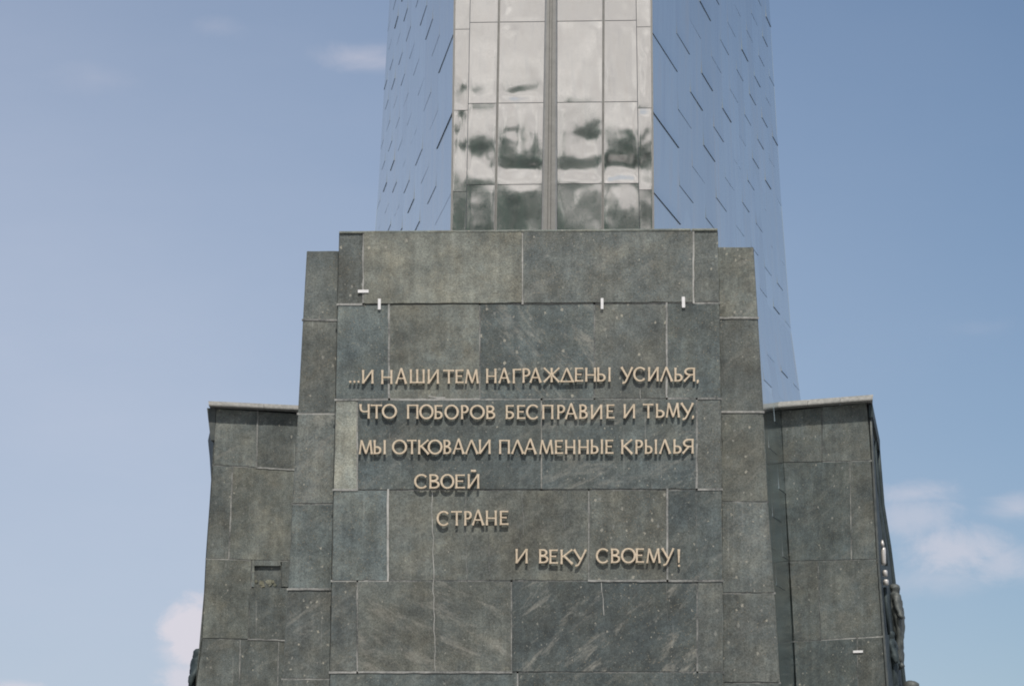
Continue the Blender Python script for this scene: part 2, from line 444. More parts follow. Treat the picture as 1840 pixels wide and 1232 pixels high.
# --- central pier with the inscription
pier = thing('inscription_pier', (0, 4, 0), 'tall dark stone pier of large slabs carrying the raised verse', 'monument pier')
PF = Plane((0, 0, 0), (1, 0, 0), (0, -1, 0)); 
xl = edge([(609, 418), (603, 700), (599, 880), (592, 1232)]); xr = edge([(1290, 413), (1296, 717), (1300, 1232)])
ms = mm = MB()
cs = [
 (418, 413, 547, 544, [653, 939, 1246], [D(.88), D(1.22, 't', .15, .1, proud=.022), D(.97, 'n', .45, .6, proud=.020), D(.93, 'n', .2, .4)], [.85, .0, .42, .4], [.75, .8, .8]),
 (547, 544, 718, 716, [699, 862, 1068, 1198], [D(.93, 'c'), D(1.1, 'w', .15), D(.84, 'c', .9, .6, ang=-48), D(.86, 'n', .3, .4, ang=-30), D(.84, 'c', .2, .4)], [.6, .7, .45, .25, .55], [.7, .3, .25, .75]),
 (718, 716, 880, 879, [642, 973, 1252], [D(1.6, 't', .5, .1, ang=-58), D(.76, 'c', .35, .45, proud=.012), D(.76, 'c', .6, .7, proud=.012, ang=22), D(.86, 'n', .2, .5)], [.75, .35, .3, .6], [.5, .5, .6]),
 (880, 879, 1043, 1043, [697, 1058, 1199], [D(.98, 'c', .2, .15), D(.88, 'w', .25, .25), D(.88, 'w', .15, .7), D(.76, 'c', .4, .5)], [.5, .15, .65, .55], [.95, .35, .65]),
 (1043, 1043, 1207, 1207, [642, 919, 1253], [D(.84, 'n', .2, .35), D(.92, 'w', .75, .35, ang=-25), D(.64, 'c', 1.0, .8, ang=40), D(.80, 'n', .3, .4)], [.8, .65, .15, .15], [.25, .4, .2]),
 (1207, 1207, 1370, 1370, [930], [D(.86, 'c', .3, .3), D(.68, 'c', .3, .6)], .4, [.5]),
 (1370, 1370, 1534, 1534, [700, 1000, 1180], [D(.9), D(.8, 'c'), D(.85, 'w'), D(.8)], .4, []),
 (1534, 1534, 1698, 1698, [780, 1100], [D(.85), D(.8, 'c'), D(.85, 'w')], .4, []),
 (1698, 1698, 1862, 1862, [690, 960, 1210], [D(.85), D(.8, 'c'), D(.85, 'w'), D(.9)], .4, []),
]
wall(PF, cs, xl, xr, ms, mm)
ms.build('front_cladding', [STONE, MORTAR], pier)
body(PF, xl, xr, 415.5, 7.6, pier)
# coping along the top edge, tinted lighter to paint the sun-caught chamfer
mb = MB()
(ua, va), (ub, vb) = PF.uv(609, 418), PF.uv(1290, 413)
for q in range(3):
    t0, t1 = (0, .48, .93, 1)[q] + .001, (0, .48, .93, 1)[q + 1] - .001
    A, B = (lerp(ua, ub, t0), lerp(va, vb, t0)), (lerp(ua, ub, t1), lerp(va, vb, t1))
    prof = [(.026, -.016), (.026, .006), (-.02, .034), (-7.6, .034), (-7.6, -.016)]
    mb.prism([PF.at(A[0], A[1] + v, h) for h, v in prof], [PF.at(B[0], B[1] + v, h) for h, v in prof], (1.25, 1.22, 1.12), (.1, .1, .5))
mb.build('coping', STONE, pier)
# lime runs and hairline cracks over the face
for (x0, y0, x1, y1, w, pale) in [(776, 884, 782, 1205, .013, .62), (835, 884, 838, 1040, .007, .3), (878, 960, 880, 1040, .010, .25), (938, 884, 941, 960, .007, .3), (1013, 884, 1014, 950, .007, .28),
                             (1080, 1046, 1086, 1105, .013, .55), (1197, 1046, 1199, 1120, .006, .2), (651, 884, 650, 960, .007, .2), (1000, 758, 1001, 800, .006, .25), (1250, 884, 1254, 1040, .006, .2),
                             (641, 1060, 642, 1200, .010, .25), (700, 760, 699, 790, .006, .2), (1151, 700, 1152, 716, .010, .5), (770, 712, 800, 715, .02, .6)]:
    mb = MB()
    strip(mb, PF, PF.uv(x0, y0), PF.uv(x1, y1), w, pale, .0235 if 730 < y0 < 880 else .0108, .03)
    mb.build('lime_run', MORTAR, pier)
# flared side buttresses
PS = Plane((0, .28, 0), (1, 0, 0), (0, -1, 0))
bxl = edge([(551, 450), (544, 575), (535, 743), (525, 901), (517, 1058), (506, 1232)])
bxr = edge([(1354, 443), (1362, 571), (1372, 740), (1380, 900), (1392, 1065), (1402, 1232)])
for side in (0, 1):
    ms = mm = MB()
    if side == 0:
        f0, f1 = bxl, (lambda y: xl(y) + 1.0)
        ys = [450, 575, 743, 905, 1058, 1219, 1380, 1540, 1700, 1860]
        sp = [D(.92, 'n', .2, .3), D(.88, 'n', .2, .25), D(.98, 'n', .6, .4), D(.9, 'c', .2, .25), D(.78, 'n', .6, .5), D(.8), D(.8), D(.8), D(.8)]
        pal = [.6, .45, .25, .6, .4, .4, .4, .4, .4]
    else:
        f0, f1 = (lambda y: xr(y) - 1.0), bxr
        ys = [443, 571, 740, 901, 1065, 1226, 1380, 1540, 1700, 1860]
        sp = [D(1.02, 'w', .95, .6, ang=28), D(.82, 'n', .3, .6), D(.88, 'w', .35, .6), D(.88, 'n', .25, .5), D(.8, 'n', .35, .5), D(.8), D(.8), D(.8), D(.8)]
        pal = [.65, .75, .1, .25, .2, .4, .4, .4, .4]
    wall(PS, [(ys[i], ys[i], ys[i + 1], ys[i + 1], [], [sp[i]], pal[i], []) for i in range(len(sp))], f0, f1, ms, mm)
    but = ms.build('side_buttress', [STONE, MORTAR], pier)
    body(PS, f0, f1, ys[0] + 1, 7.0, but)

# ------------------------------------------------------------------ letters
class Glyph:
    def __init__(s, mb, pl, x0, y0, x1, y1, base):
        s.mb, s.pl = mb, pl
        s.c = [pl.uv(x0, y0), pl.uv(x1, y0), pl.uv(x1, y1), pl.uv(x0, y1)]; s.k = 0; s.base = base; s.pins = []
        s.w = s.c[1][0] - s.c[0][0]; s.h = s.c[0][1] - s.c[3][1]
    def P(s, x, y):
        (tl, tr, br, bl) = [Vector(q) for q in s.c]
        return bl.lerp(br, x).lerp(tl.lerp(tr, x), y)
    def ribbon(s, pts, ws, closed=False):
        """stroke along centre points (plane metres) with a width at each"""
        n = len(pts); Lf = []; Rt = []
        if s.k == 0: s.pins = [pts[n // 4], pts[(3 * n) // 4]]
        for i, p in enumerate(pts):
            if closed: d = pts[(i + 1) % n] - pts[i - 1]
            else: d = pts[min(i + 1, n - 1)] - pts[max(i - 1, 0)]
            d = Vector((-d.y, d.x)).normalized() * ws[i] / 2
            Lf.append(p + d); Rt.append(p - d)
        f = s.base + .070 + s.k * .0016; b = s.base + .034 - s.k * .0007; s.k += 1
        pl = s.pl; mb = s.mb; cz = .005
        def ring(lst, h, ins=0.0, oth=None):
            r = []
            for i, q in enumerate(lst):
                if ins: q = q + (oth[i] - q).normalized() * ins
                r.append(mb.pt(pl.at(q.x, q.y, h)))
            return r
        LF, RF = ring(Lf, f, cz, Rt), ring(Rt, f, cz, Lf)
        LM, RM = ring(Lf, f - cz), ring(Rt, f - cz)
        LB, RB = ring(Lf, b), ring(Rt, b)
        m = n if closed else n - 1
        for i in range(m):
            j = (i + 1) % n
            mb.face([LF[i], LF[j], RF[j], RF[i]]); mb.face([LB[i], LB[j], RB[j], RB[i]])
            for A, B in ((LF, LM), (LM, LB), (RF, RM), (RM, RB)): mb.face([A[i], A[j], B[j], B[i]])
        if not closed:
            for e in (0, n - 1):
                mb.face([LF[e], LM[e], RM[e], RF[e]]); mb.face([LM[e], LB[e], RB[e], RM[e]])
    def st(s, a, b, w=1.0, f0=1.28, f1=1.28):
        A, B = s.P(*a), s.P(*b); W = .037 * w
        ts = (0, .07, .2, .5, .8, .93, 1); fl = [f0, lerp(f0, 1, .55), 1.0, .94, 1.0, lerp(f1, 1, .55), f1]
        s.ribbon([A.lerp(B, t) for t in ts], [W * x for x in fl])
    def V(s, x, y0=0.0, y1=1.0, w=1.0):                          # a stem inside the box
        e = .5 * .040 * w * 1.15 / s.w; x = min(max(x, e), 1 - e); s.st((x, y0), (x, y1), w)
    def H(s, y, x0=0.0, x1=1.0, w=.68, f0=1.0, f1=1.5):
        e = .5 * .040 * w / s.h; y = min(max(y, e), 1 - e); s.st((x0, y), (x1, y), w, f0, f1)
    def arc(s, cx, cy, rx, ry, a0, a1, n=22, wv=1.0, wh=.72):
        closed = abs(a1 - a0) >= 360; m = n if closed else n + 1
        pts = []; ws = []
        for i in range(m):
            a = R(lerp(a0, a1, i / n)); pts.append(s.P(cx + rx * math.cos(a), cy + ry * math.sin(a)))
            ws.append(.040 * lerp(wh, wv, abs(math.cos(a))))
        s.ribbon(pts, ws, closed)
    def bowl(s, x0, x1, y0, y1):                                 # stem at left, bulge to the right (x1<x0 flips)
        W = .040; ex = .5 * W / s.w * (1 if x1 > x0 else -1); ey = .5 * W * .72 / s.h
        ya, yb = y0 + ey, y1 - ey; xm = x1 - ex; r = (yb - ya) / 2; cx = xm - (xm - x0) * .55
        pts = [s.P(x0, yb), s.P(lerp(x0, cx, .6), yb)]; ws = [W * .7, W * .7]
        for i in range(13):
            a = R(90 - 15 * i); pts.append(s.P(cx + (xm - cx) * math.cos(a), ya + r + r * math.sin(a))); ws.append(W * lerp(.7, 1.0, max(0, math.cos(a))))
        pts += [s.P(lerp(x0, cx, .6), ya), s.P(x0, ya)]; ws += [W * .7, W * .7]
        s.ribbon(pts, ws)
    def dot(s, x, y, r=.022):
        c = s.P(x, y); s.ribbon([c + Vector((0, r)), c + Vector((0, r * .5)), c, c - Vector((0, r * .5)), c - Vector((0, r))], [r * .5, r * 1.8, r * 2, r * 1.8, r * .5])
    def draw(s, ch):
        ex = .024 / s.w
        if ch == 'И' or ch == 'Й': s.V(0); s.V(1); s.st((ex, .02), (1 - ex, .98), .85, 1, 1)
        elif ch == 'Н': s.V(0); s.V(1); s.H(.47, ex, 1 - ex, .68, 1, 1)
        elif ch == 'А': s.st((.07, 0), (.5, 1), .8, 1.5, .8); s.st((.5, 1), (.92, 0), 1.05, .8, 1.35); s.H(.33, .22, .78, .66, 1, 1)
        elif ch == 'Ш': s.V(0); s.V(.5); s.V(1); s.H(0, ex, 1 - ex, .68, 1, 1)
        elif ch == 'Т': s.V(.52); s.H(1, 0, 1, .7, 1.45, 1.45)
        elif ch == 'Е': s.V(0); s.H(1, ex, .97); s.H(.52, ex, .8); s.H(0, ex, 1.0, .75)
        elif ch == 'М': s.st((.07, 0), (.2, 1), .8); s.st((.2, .98), (.52, .03), 1.0, 1, .8); s.st((.52, .03), (.8, .98), .8, .8, 1); s.st((.8, 1), (.92, 0), 1.0)
        elif ch == 'Г': s.V(0); s.H(1, ex, 1, .7)
        elif ch == 'Р': s.V(0); s.bowl(ex, 1, .42, 1)
        elif ch == 'Ж':
            s.V(.5); s.st((.07, 1), (.48, .5), .8, 1.4, .9); s.st((.48, .52), (.07, 0), .9, .9, 1.4)
            s.st((.93, 1), (.52, .5), .8, 1.4, .9); s.st((.52, .52), (.93, 0), .95, .9, 1.4)
        elif ch == 'Д': s.st((.06, .03), (.47, 1), .75, 1, .9); s.st((.47, 1), (.92, .03), 1.05, .9, 1); s.H(0, .0, 1, .7, 1.5, 1.5)
        elif ch == 'Ы': s.V(0); s.bowl(ex, .64, 0, .56); s.V(1)
        elif ch == 'Ь': s.V(0); s.bowl(ex, 1, 0, .56)
        elif ch == 'У':
            s.st((.06, 1), (.58, .36), 1.05, 1.4, .9)
            pts = [s.P(*q) for q in ((.95, 1), (.88, .88), (.72, .62), (.56, .36), (.44, .17), (.36, .09), (.24, .05), (.16, .07))]
            s.ribbon(pts, [.04 * k for k in (1.1, .85, .78, .78, .78, .8, .85, 1.1)])
        elif ch == 'С': s.arc(.56, .5, .48, .46, 42, 318, 24)
        elif ch == 'О': s.arc(.5, .5, .46, .465, 0, 360, 30)
        elif ch == 'Л': s.st((.06, 0), (.48, 1), .8, 1.5, .9); s.st((.48, 1), (.93, 0), 1.05, .9, 1.4)
        elif ch == 'Я': s.V(1); s.bowl(1 - ex, .06, .42, 1); s.st((.55, .45), (.06, 0), .9, .9, 1.4)
        elif ch == 'Ч':
            s.V(.9)
            pts = [s.P(*q) for q in ((.13, 1), (.12, .85), (.13, .7), (.18, .58), (.3, .5), (.5, .47), (.9, .5))]
            s.ribbon(pts, [.04 * k for k in (1.3, 1.05, 1.0, .95, .8, .7, .7)])
        elif ch == 'П': s.V(0); s.V(1); s.H(1, ex, 1 - ex, .7, 1, 1)
        elif ch == 'Б': s.V(0); s.H(1, ex, .95); s.bowl(ex, 1, 0, .56)
        elif ch == 'В': s.V(0); s.bowl(ex, .9, .5, 1); s.bowl(ex, 1, 0, .55)
        elif ch == 'К': s.V(0); s.st((.93, 1), (.14, .46), .8, 1.4, .9); s.st((.3, .56), (.95, 0), 1.05, .9, 1.4)
        elif ch == '!': s.ribbon([s.P(.5, t) for t in (1, .9, .6, .3, 0)], [.052, .047, .04, .033, .026])
        elif ch == ',':
            s.ribbon([s.P(*q) for q in ((.55, 1), (.6, .8), (.6, .5), (.45, .2), (.2, 0))], [.025, .042, .04, .028, .012])
        elif ch == '.': s.dot(.5, .5)
        elif ch == '-': s.ribbon([s.P(0, .5), s.P(.3, .45), s.P(.7, .45), s.P(1, .5)], [.045, .04, .04, .045])
Z = 5.75
def ln(ox, oy, items): return [(c, ox + a / Z, oy + t / Z, ox + b / Z, oy + d / Z) for (c, a, b, t, d) in items]
LINES = [
 ('topmost line of raised pale gold Cyrillic letters, beginning with three dots', 0.001,
  ln(620, 650, [('.', 47, 69, 201, 223), ('.', 89, 111, 201, 223), ('.', 131, 153, 201, 223), ('И', 178, 300, 90, 230), ('Н', 376, 495, 92, 235), ('А', 522, 643, 72, 232), ('Ш', 670, 827, 85, 228), ('И', 855, 975, 85, 232),
    ('Т', 1018, 1130, 90, 230), ('Е', 1142, 1230, 88, 228), ('М', 1240, 1385, 85, 230), ('Н', 1457, 1568, 78, 226), ('А', 1588, 1707, 70, 226), ('Г', 1732, 1822, 80, 228)]) +
  ln(940, 650, [('Р', -8, 76, 74, 222), ('А', 68, 192, 70, 220), ('Ж', 205, 387, 70, 216), ('Д', 385, 527, 72, 218), ('Е', 535, 622, 68, 212), ('Н', 642, 757, 68, 210), ('Ы', 763, 905, 65, 210),
    ('У', 1008, 1134, 62, 234), ('С', 1138, 1266, 62, 208), ('И', 1288, 1402, 62, 206), ('Л', 1415, 1548, 60, 208), ('Ь', 1560, 1648, 68, 210), ('Я', 1656, 1778, 68, 208), (',', 1792, 1814, 192, 230)])),
 ('second line of raised pale gold Cyrillic letters, running across to the comma', .013,
  ln(620, 650, [('Ч', 152, 262, 445, 592), ('Т', 270, 387, 450, 592), ('О', 390, 537, 446, 592), ('П', 642, 763, 450, 594), ('О', 776, 914, 450, 598), ('Б', 926, 1013, 455, 598), ('О', 1036, 1174, 453, 600), ('Р', 1198, 1280, 455, 598),
    ('О', 1298, 1442, 455, 598), ('В', 1460, 1556, 458, 598), ('Б', 1660, 1750, 455, 598), ('Е', 1776, 1864, 455, 598)]) +
  ln(940, 650, [('С', 33, 162, 450, 602), ('П', 196, 315, 452, 598), ('Р', 352, 437, 452, 598), ('А', 432, 562, 435, 598), ('В', 580, 670, 448, 596), ('И', 700, 822, 450, 598), ('Е', 860, 946, 448, 593),
    ('И', 1038, 1160, 445, 589), ('Т', 1240, 1347, 442, 588), ('Ь', 1370, 1462, 440, 585), ('М', 1475, 1623, 432, 582), ('У', 1626, 1762, 432, 608), (',', 1738, 1766, 562, 596)])),
 ('third and last full-width line of raised pale gold Cyrillic letters', .013,
  ln(620, 780, [('М', 145, 293, 68, 212), ('Ы', 298, 427, 68, 212), ('О', 493, 640, 65, 212), ('Т', 645, 742, 65, 210), ('К', 756, 872, 65, 212), ('О', 863, 1007, 65, 213), ('В', 1018, 1102, 65, 211),
    ('А', 1116, 1238, 52, 210), ('Л', 1243, 1382, 65, 210), ('И', 1383, 1508, 62, 209), ('П', 1592, 1708, 65, 209), ('Л', 1720, 1852, 65, 208)]) +
  ln(940, 780, [('А', 8, 143, 52, 212), ('М', 167, 315, 65, 212), ('Е', 328, 414, 68, 211), ('Н', 433, 543, 65, 210), ('Н', 570, 681, 65, 210), ('Ы', 698, 828, 60, 209), ('Е', 848, 934, 65, 209),
    ('К', 1012, 1133, 62, 210), ('Р', 1158, 1240, 65, 209), ('Ы', 1256, 1385, 62, 209), ('Л', 1406, 1525, 60, 207), ('Ь', 1550, 1637, 58, 207), ('Я', 1642, 1763, 55, 205)])),
 ('short raised gold word with a bar over its last letter, below the full-width lines', .013,
  ln(620, 780, [('С', 716, 852, 420, 567), ('В', 873, 982, 420, 567), ('О', 993, 1127, 420, 566), ('Е', 1140, 1242, 422, 566), ('Й', 1267, 1391, 418, 566), ('-', 1305, 1355, 370, 397)])),
 ('six-letter raised gold word set alone, lower left of the verse', .001,
  ln(740, 900, [('С', 260, 388, 108, 260), ('Т', 410, 520, 108, 256), ('Р', 543, 624, 108, 256), ('А', 623, 752, 92, 253), ('Н', 766, 883, 102, 253), ('Е', 908, 1000, 105, 251)])),
 ('bottom line of raised gold letters ending in an exclamation mark', .001,
  ln(920, 930, [('И', 36, 165, 325, 473), ('В', 278, 378, 328, 473), ('Е', 386, 478, 332, 479), ('К', 500, 632, 332, 481), ('У', 633, 772, 332, 508), ('С', 868, 1001, 320, 474), ('В', 1020, 1118, 322, 471), ('О', 1130, 1275, 318, 471),
    ('Е', 1278, 1365, 320, 469), ('М', 1385, 1538, 320, 471), ('У', 1543, 1676, 318, 500), ('!', 1703, 1744, 328, 468), ('.', 1714, 1736, 487, 509)])),
]
PUNCT = {'.': 'dot', ',': 'comma', '!': 'exclamation_mark', '-': 'breve_bar'}
for (lab, base, items) in LINES:
    p0 = PF.hit(items[0][1], items[0][4])
    root = thing('inscription_line', p0, lab, 'inscription', 'lines of the verse on the stone pier')
    for (ch, x0, y0, x1, y1) in items:
        mb = MB(); jx = (rnd.random() - .5) * .4
        gl = Glyph(mb, PF, x0 + jx, y0, x1 + jx, y1, base); gl.draw(ch)
        for q in gl.pins: mb.box(PF.at(q.x, q.y, base + .018), .012, .05, .012)      # fixing pins into the stone
        mb.build(PUNCT.get(ch, 'letter'), GILT, root)

# ------------------------------------------------------------------ white crack gauges
def gauge(pl, px, py, w, h, lab, horiz, base):
    u, v = pl.uv(px, py); mb = MB()
    n = 5; pts = []
    for side in (1, -1):
        for k in range(n + 1):
            t = k / n if side == 1 else 1 - k / n
            j = .008 * noise.noise((px + t * 5, py + side * 3, 1))
            wd = h / 2 + j
            pts.append((( t - .5) * w, side * wd) if horiz else (side * wd, (t - .5) * w))
    f = [pl.at(u + a, v + b, base + .018) for a, b in pts]; k = [pl.at(u + a, v + b, base) for a, b in pts]
    mb.prism(f, k)
    c = pl.at(u, v, base)
    o = mb.build('crack_gauge', PLASTER, None, loc=c)
    tag(o, lab, 'crack gauge', 'white plaster gauges bridging the joints')
gauge(PF, 653, 524, .20, .055, 'small white plaster strip lying level across an upright joint, high at the pier left', True, .022)
gauge(PF, 682, 547, .205, .052, 'small upright white plaster strip across the joint, leftmost of the three upright ones', False, .022)
gauge(PF, 1082, 546, .205, .05, 'small upright white plaster strip across the joint, middle one of the three upright ones', False, .020)
gauge(PF, 1228, 543.5, .205, .055, 'small upright white plaster strip across the joint, rightmost of the three upright ones', False, .020)

# ------------------------------------------------------------------ wings of the base, behind the pier
def wing_plane(px, py, depth_y, deg):
    d = pixdir(px, py); t = (depth_y - CAM.y) / d.y; p = CAM + d * t
    a = R(deg); u = Vector((math.cos(a), math.sin(a), 0)); n = Vector((math.sin(a), -math.cos(a), 0))
    return Plane((p.x, p.y, 0), u, n)
WY = 23.4
PL_ = wing_plane(537, 728, WY, 17)           # left wing: inner end further away
PR_ = wing_plane(1405, 733, WY, -17)
def wing(side):
    if side == 0:
        w = thing('base_wing', (PL_.at(-1.2, 0, -2)), 'stone wing left of the pier, with a small square niche in its face', 'monument wing', 'stone wings of the base')
        pl = PL_
        fl = edge([(388, 735), (383, 830), (375, 930), (370, 1005), (363, 1147), (352, 1232)])
        fr = edge([(671, 732), (648, 1153), (644, 1232)])
        cs = [(733, 752, 835, 852, [(463, 461)], [D(1.12, 'n', .7, .35), D(.76, 'n', .2, .3)], [.25, .7], [.55]),
              (835, 852, 1003, 1012, [(418, 411)], [D(.90, 'n', .25, .25), D(.98, 'w', .3, .2)], [.5, .4], [.55]),
              (1003, 1012, 1146, 1153, [(453, 446)], [D(.92, 'w', .2, .25), D(.76, 'n', .2, .3, skip=True)], [.1, .6], [.2]),
              (1146, 1153, 1300, 1305, [(432, 428), (501, 497)], [D(.84, 'n', .3, .3), D(.84, 'n', .4, .4), D(.8)], .3, [.3, .35]),
              (1300, 1303, 1450, 1452, [450], [D(.85), D(.8)], .4, []), (1450, 1452, 1600, 1602, [430], [D(.85), D(.8)], .4, []),
              (1600, 1602, 1760, 1761, [450], [D(.85), D(.8)], .4, [])]
        lip0, lip1 = (372, 731.5), (668, 745); oc, ic = fl, fr
    else:
        w = thing('base_wing', (PR_.at(1.2, 0, -2)), 'darker stone wing of the base right of the pier, beyond the metal strip', 'monument wing', 'stone wings of the base')
        pl = PR_
        fl = edge([(1402, 732), (1426.6, 1153), (1430, 1232)])
        fr = edge([(1560, 757), (1567, 850), (1575, 1000), (1585, 1140), (1592, 1232)])
        cs = [(738, 722, 831, 827, [(1477, 1477)], [D(.84, 'n', .2, .5), D(.92, 'n', .2, .25)], [.05, .3], [.1]),
              (831, 827, 1008, 1004, [(1527, 1530)], [D(.74, 'c', .3, .35), D(.82, 'n', .2, .2)], [.1, .15], [.3]),
              (1008, 1004, 1152, 1143, [(1470, 1474)], [D(.8, 'n', .2, .3), D(.84, 'n', .3, .3)], [.1, .45], [.1]),
              (1152, 1143, 1310, 1302, [(1540, 1543)], [D(.70, 'c', .3, .5), D(.7, 'n', .3, .3)], .2, [.1]),
              (1310, 1302, 1460, 1454, [1500], [D(.8), D(.8)], .3, []), (1460, 1454, 1620, 1616, [1560], [D(.8), D(.8)], .3, []),
              (1620, 1616, 1770, 1768, [1510], [D(.8), D(.8)], .3, [])]
        lip0, lip1 = (1398, 735.5), (1573, 722); oc, ic = fr, fl
    ms = mm = MB()
    wall(pl, cs, fl, fr, ms, mm)
    if side == 0:                                               # the slabs round the niche, and the niche itself
        q = lambda x, y: pl.uv(x, y)
        y0, y1 = 1006, 1149; nx0, nx1, ny0, ny1 = 457, 505, 1016, 1054
        R_ = fr(1010)
        sp = dict(bright=.74, tone='n', vein=.2, speck=.3)
        slab(ms, pl, [q(448, ny1 + 1), q(R_, ny1 + 1), q(R_, y1), q(446, y1)], **sp)
        slab(ms, pl, [q(nx1, y0), q(R_, y0), q(R_, ny1), q(nx1, ny1)], **dict(sp, bright=.85))
        slab(ms, pl, [q(453, y0), q(nx0, y0), q(nx0, ny1), q(452, ny1)], gap=.0, jit=.002, **dict(sp, bright=1.1))
        slab(ms, pl, [q(nx0, y0), q(nx1, y0), q(nx1, ny0), q(nx0, ny0)], gap=.0, jit=.01, **dict(sp, bright=1.05))
    ms.build('face_cladding', [STONE, MORTAR], w)
    # core, set well back where the niche is
    mb = MB(); ins = .075 if side == 0 else .04
    ys = [754 if side == 0 else 735, 900, 1065, 1232, 1700]
    Lp = [pl.uv(fl(y), y) for y in ys]; Rp = [pl.uv(fr(y), y) for y in ys]
    Lp.append((Lp[-1][0], 0)); Rp.append((Rp[-1][0], 0))
    f = [pl.at(a, b, -ins) for a, b in Lp] + [pl.at(a, b, -ins) for a, b in Rp[::-1]]
    back = Vector((0.0, 9.0, 0)); 
    mb.prism(f, [p + back for p in f], (.85, .85, .85), (.3, .4, .3))
    mb.build('core', STONE, w)
    if side == 0:
        mb = MB()
        rr = random.Random(3)
        u, v = pl.uv(481, 1050)
        for k in range(9):
            mb.box(pl.at(u + rr.uniform(-.3, .28), v + rr.uniform(0, .10), -.09), rr.uniform(.05, .14), .06, rr.uniform(.05, .16), (1.25, 1.15, .9), (.6, .2, rr.random()), rot=Matrix.Rotation(rr.uniform(0, 1.5), 3, 'Y'))
        mb.build('broken_mortar', STONE, w)
    # overhanging coping
    mb = MB()
    A, B = pl.uv(*lip0), pl.uv(*lip1)
    ov = .27 if side == 0 else .29; th = .135 if side == 0 else .16
    nseg = 3
    for k in range(nseg):
        t0, t1 = k / nseg + .0015, (k + 1) / nseg - .0015
        a = (lerp(A[0], B[0], t0), lerp(A[1], B[1], t0)); b = (lerp(A[0], B[0], t1), lerp(A[1], B[1], t1))
        j = rnd.uniform(-.012, .012)
        prof = [(ov + j, 0), (ov + j, .035), (ov + j - .09, th), (-1.2, th + .05), (-1.2, 0)]
        q = lambda e, h, v: pl.at(e[0], e[1] + v, h) if h > 0 else pl.at(e[0], e[1] + v, 0) + Vector((0, -h, 0))
        mb.prism([q(a, h, v) for h, v in prof], [q(b, h, v) for h, v in prof])
    mb.build('coping', PALE_COPING, w)
    return w, pl
wl, _ = wing(0); wr, _ = wing(1)
gauge(PR_, 1542, 1170, .26, .06, 'small white plaster strip on the right wing, low beside the bronze relief', True, .006)

# ------------------------------------------------------------------ titanium shaft
shaft = thing('titanium_shaft', (0, 18, 0), 'tall shaft sheathed in titanium panels rising behind the stone pier', 'monument shaft')
LEAN = math.tan(R(8.2)); FY, FZ = 10.0, 17.8
def front_y(z): return FY - LEAN * (z - FZ) if z > 12 else FY + LEAN * (FZ - 12) + (12 - z) * .02
RY = 27.0
PFRONT = Plane((0, FY, FZ), (1, 0, 0), (0, -math.cos(R(8.2)), -math.sin(R(8.2))))
PREAR = Plane((0, RY, 0), (1, 0, 0), (0, -1, 0))
PMID = Plane((0, WY, 0), (1, 0, 0), (0, -1, 0))
def profile(pairs):
    pairs = sorted(pairs)
    def f(z):
        if z <= pairs[0][0]: i = 0
        else:
            i = 0
            while i < len(pairs) - 2 and z > pairs[i + 1][0]: i += 1
        (z0, x0), (z1, x1) = pairs[i], pairs[i + 1]
        return x0 + (x1 - x0) * (z - z0) / (z1 - z0)
    return f
def prof_px(pl, pts): return profile([(lambda p: (p.z, p.x))(pl.hit(*q)) for q in pts])
fxR = prof_px(PFRONT, [(1170.5, 0), (1174, 413)]); fxL = prof_px(PFRONT, [(817, 0), (811, 413)])
rxR = prof_px(PREAR, [(1382, 0), (1394, 210), (1407, 417), (1419, 570), (1433, 722), (1455, 960), (1485, 1232)])
rxL = prof_px(PREAR, [(700, 0), (688, 200), (675, 420), (663, 570), (649, 722), (626, 960), (596, 1232)])
mxR = prof_px(PMID, [(1402.5, 732), (1414, 930), (1426.5, 1153), (1430, 1232), (1440, 1500)])
FR = [2.56, 1.4, 1.35, 1.3, 1.2, 1.1, 1.05, .9, .9, .9, .9, .85, .8, .79]
tt = [0]
for w in FR: tt.append(tt[-1] + w / sum(FR))
ZTOPW = PMID.hit(1402.5, 732).z
def side_pt(sgn, t, z, off=0.0):
    """point on the flank: t 0 at the front corner .. 1 at the rear edge"""
    fx = fxR(z) if sgn > 0 else -fxL(z); rx = rxR(z) if sgn > 0 else -rxL(z)
    fy = front_y(z); y = fy + (RY - fy) * t
    x = lerp(fx, rx, t)
    # below the wings' top the skirt bends so that it meets the wing
    tm = (WY - fy) / (RY - fy); xm = mxR(z); xlin = lerp(fx, rx, tm)
    k = min(1.0, max(0.0, (ZTOPW + 2.2 - z) / 2.2))
    dx = (xm - xlin) * k
    x += dx * (t / tm if t < tm else 1.0)
    dirv = Vector((rx - fx, RY - fy, 0)).normalized(); n = Vector((dirv.y, -dirv.x, 0))
    p = Vector((x, y, z)) + n * off
    return Vector((p.x * sgn, p.y, p.z))
ZT = 42.0
rz = random.Random(21)
